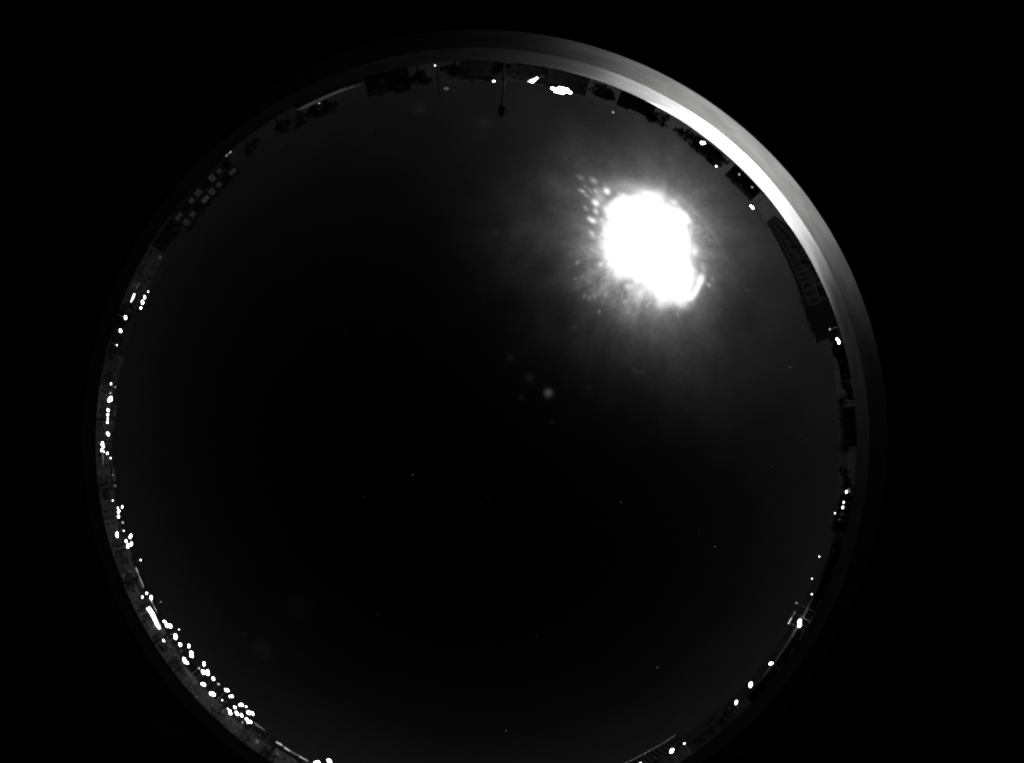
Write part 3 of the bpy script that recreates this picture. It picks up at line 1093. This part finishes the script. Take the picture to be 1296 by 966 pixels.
HOUSES = [
    (147, 120, 12, 9, 6.8, 'dark_plaster', 'flat', 'dark flat roofed house just below the apartment block', ()),
    (151.5, 96, 9, 8, 9.0, 'plaster', 'gable', 'gabled house on the skyline above the close lamp row', ((1, 0),)),
    (157, 112, 10, 9, 6.6, 'pale', 'flat', 'pale flat roofed house behind the close lamp row', ((0, 0),)),
    (162.5, 118, 12, 9, 6.2, 'plaster', 'gable', 'gabled grey house behind the spaced lamp trio', ()),
    (168.5, 116, 9, 8, 7.4, 'stone', 'flat', 'stone house just above the straight lamp column', ()),
    (173.5, 111, 9, 8, 6.6, 'pale', 'gable', 'pale gabled house behind the top of the straight lamp column', ((1, 1),)),
    (178.5, 113, 9, 8, 7.2, 'plaster', 'flat', 'flat roofed house behind the middle of the straight lamp column', ((0, 2),)),
    (183.5, 110, 10, 8, 6.4, 'pale', 'gable', 'pale gabled house behind the foot of the straight lamp column', ((1, 0),)),
    (188.8, 112, 10, 8, 7.0, 'stone', 'flat', 'stone house between the straight column and the knot of lamps', ()),
    (194, 111, 9, 8, 6.2, 'pale', 'gable', 'pale gabled house behind the knot of lamps', ((1, 2),)),
    (199, 110, 9, 8, 7.6, 'plaster', 'flat', 'flat roofed house behind the tight lamp group', ((1, 0), (0, 2))),
    (204.5, 112, 11, 9, 6.0, 'pale', 'gable', 'pale gabled house by the thin dim bar of light', ()),
    (209.5, 110, 8, 8, 7.0, 'pale', 'flat', 'pale house behind the first lamps of the dense cluster', ((1, 1),)),
    (214, 111, 8, 8, 7.8, 'plaster', 'gable', 'gabled house behind the thick blazing bar', ()),
    (218.6, 110, 9, 8, 6.6, 'pale', 'flat', 'pale flat roofed house behind the brightest twin lamp of the dense cluster', ((1, 2),)),
    (223.5, 112, 9, 8, 7.4, 'stone', 'gable', 'stone gabled house behind the middle of the dense cluster', ((0, 0),)),
    (228.5, 110, 9, 8, 6.2, 'pale', 'flat', 'pale house behind the three globe lamp of the dense cluster', ()),
    (233.5, 111, 9, 8, 7.0, 'plaster', 'gable', 'gabled house behind the last third of the dense cluster', ((1, 1),)),
    (238.5, 110, 8, 8, 7.6, 'pale', 'flat', 'pale house behind the tail end of the dense cluster', ((1, 0),)),
    (244, 108, 10, 8, 7.8, 'plaster', 'gable', 'gabled house beside the long straight bar of light', ()),
    (44.5, 150, 15, 10, 6.9, 'plaster', 'gable', 'dark gabled house at the far end of the long dark block', ()),
    (52, 160, 14, 10, 7.0, 'stone', 'gable', 'dark gabled house close inside the middle of the arc', ()),
    (65, 120, 12, 10, 6.6, 'plaster', 'flat', 'dark flat roofed house between the floodlights and the arc', ()),
    (76, 84, 9, 8, 7.4, 'plaster', 'gable', 'gabled house behind the floodlight mast', ()),
    (82, 90, 9, 8, 7.0, 'pale', 'flat', 'pale house behind the close lamp pair', ((1, 0),)),
    (89.5, 88, 10, 8, 7.2, 'stone', 'gable', 'stone gabled house by the foot of the antenna mast', ()),
    (104, 92, 11, 9, 7.4, 'stone', 'gable', 'dark house beside the pale warehouse roof', ()),
    (2.5, 130, 14, 10, 7.6, 'dark_plaster', 'gable', 'dark gabled house under the treed hilltop', ()),
    (12.5, 100, 10, 8, 6.2, 'dark_plaster', 'flat', 'dark house behind the very bright triple lamp', ()),
    (349, 105, 11, 9, 7.4, 'dark_plaster', 'flat', 'dark flat roofed house behind the small lamp group', ((1, 1),)),
    (309, 84, 10, 8, 7.6, 'stone', 'gable', 'stone gabled house between parapet building and tiled roof house', ()),
]
for (deg, d, w, dep, h, wall, roof, lab, lit) in HOUSES:
    house(deg, d, w, dep, h, wall, roof, lab, lit=lit)


# ------------------------------------------------------------------ trees
def tree(deg, d, top, w, label, n=420, leaf=1.5):
    a = R(deg)
    o = empty('tree', at(a, d, 0), random.uniform(0, 6), label, 'tree', 'trees on the skyline')
    b = bmesh.new()
    cyl(b, (0, 0, -.3), (.1, 0, top * .45), .26, .17, 8)
    for k in range(6):
        t = k * 1.05 + random.uniform(-.3, .3)
        cyl(b, (.1, 0, top * random.uniform(.3, .45)), (math.cos(t) * w * .3, math.sin(t) * w * .3, top * random.uniform(.6, .85)), .09, .03, 6)
    build('trunk', b, 'bark', o)
    lumps = [(random.uniform(-.3, .3) * w, random.uniform(-.3, .3) * w, top * random.uniform(.5, .86), w * random.uniform(.16, .3)) for _ in range(9)]
    b = bmesh.new()
    for i in range(n):
        x, y, z, r = random.choice(lumps)
        q = Vector((random.gauss(0, 1), random.gauss(0, 1), random.gauss(0, .8))).normalized() * r * random.uniform(.5, 1.1)
        c = Vector((x, y, z)) + q
        if c.z > top:
            c.z = top - random.uniform(0, .5)
        s = random.uniform(.16, .34) * leaf
        u = Vector((random.gauss(0, 1), random.gauss(0, 1), random.gauss(0, 1))).normalized()
        t = u.orthogonal().normalized()
        b.faces.new([b.verts.new(c + p) for p in (u * s, t * s * .5, -u * s, -t * s * .5)])
    build('crown', b, 'leaf', o)


for args in [(114.0, 78, 11.2, 5.2, 'bushy dark tree nearest the pale warehouse roof, first of the clump'),
             (116.2, 80, 10.4, 4.6, 'middle dark tree of the clump by the pale warehouse roof'),
             (118.6, 84, 10.0, 5.0, 'lowest tree of the clump by the pale warehouse roof'),
             (101.8, 62, 10.6, 4.2, 'pointed dark tree beside the unlit lamp post'),
             (105.8, 80, 9.6, 5.4, 'broad dark tree between lamp post and pale warehouse roof'),
             (132.5, 110, 9.2, 6, 'low round tree on the skyline above the apartment block'),
             (3.0, 150, 11.6, 7, 'round tree at the middle of the treed hilltop'),
             (6.2, 150, 11.2, 6, 'smaller tree on the upper end of the treed hilltop'),
             (359.0, 150, 11.9, 7.5, 'tallest tree on the treed hilltop'),
             (355.5, 155, 11.0, 6, 'tree on the lower end of the treed hilltop'),
             (312.5, 70, 10.6, 5, 'tree beside the parapet building, towards the tiled roof house')] + [(dg, dd_, tp, w_, 'dark tree in front of the ' + of_) for dg, dd_, tp, w_, of_ in (
    (152.6, 98, 5.8, 6.1, 'gabled house above the close lamp row'), (158.6, 98, 6.4, 6.8, 'pale house behind the close lamp row'),
    (164.5, 98, 6.2, 7.4, 'gabled grey house behind the lamp trio'), (170.6, 98, 6.0, 6.8, 'stone house above the straight lamp column'),
    (176, 98, 7.0, 7.4, 'houses at the top of the straight lamp column'), (181.2, 98, 6.6, 6.8, 'houses at the foot of the straight lamp column'),
    (187, 98, 5.7, 7.4, 'stone house above the knot of lamps'), (196.6, 98, 7.0, 6.8, 'house beside the tight lamp group'),
    (202, 98, 6.4, 7.4, 'house above the thin dim bar of light'), (206.8, 98, 6.2, 6.8, 'house by the thin dim bar of light'),
    (212, 98, 5.8, 6.1, 'house at the start of the dense cluster'), (216.4, 98, 5.9, 6.8, 'gabled house behind the blazing bar'),
    (221.2, 98, 5.8, 6.8, 'house past the blazing bar'), (226, 98, 5.6, 7.4, 'stone house amid the dense cluster'),
    (231, 98, 6.9, 6.8, 'house by the three globe lamp'), (236.4, 98, 6.3, 6.8, 'house near the tail of the dense cluster'),
    (241.5, 98, 6.7, 7.4, 'last house of the dense cluster'),
    (61, 84, 8.6, 6, 'dark house between floodlights and arc'), (70.5, 76, 8.4, 5.5, 'gap between floodlights and dark house'), (56, 90, 9.0, 7, 'moonlit arc near its upper end'),
    (50, 90, 8.4, 6, 'moonlit arc just inside its middle'), (86.2, 70, 7.6, 4.5, 'pale house by the antenna mast'), (93.4, 72, 8.2, 5, 'stone house by the antenna mast'), (99.2, 84, 9.4, 5, 'skyline beside the unlit lamp post'),
    (122, 90, 8.4, 6, 'bare skyline below the tree clump'), (127.5, 92, 8.2, 6, 'bare skyline above the apartment block'), (144, 90, 7.4, 6, 'dark house below the apartment block'),
    (16, 92, 8.2, 6, 'dark house by the very bright triple lamp'), (8, 95, 7.4, 6, 'long hilltop below the very bright triple lamp'), (353, 88, 7.6, 6, 'house behind the small lamp group'),
    (344.5, 82, 7.6, 5.5, 'skyline end of the parapet building'))]:
    tree(*args, **({'n': 320, 'leaf': 2.1} if args[4].startswith('dark tree in') else {}))
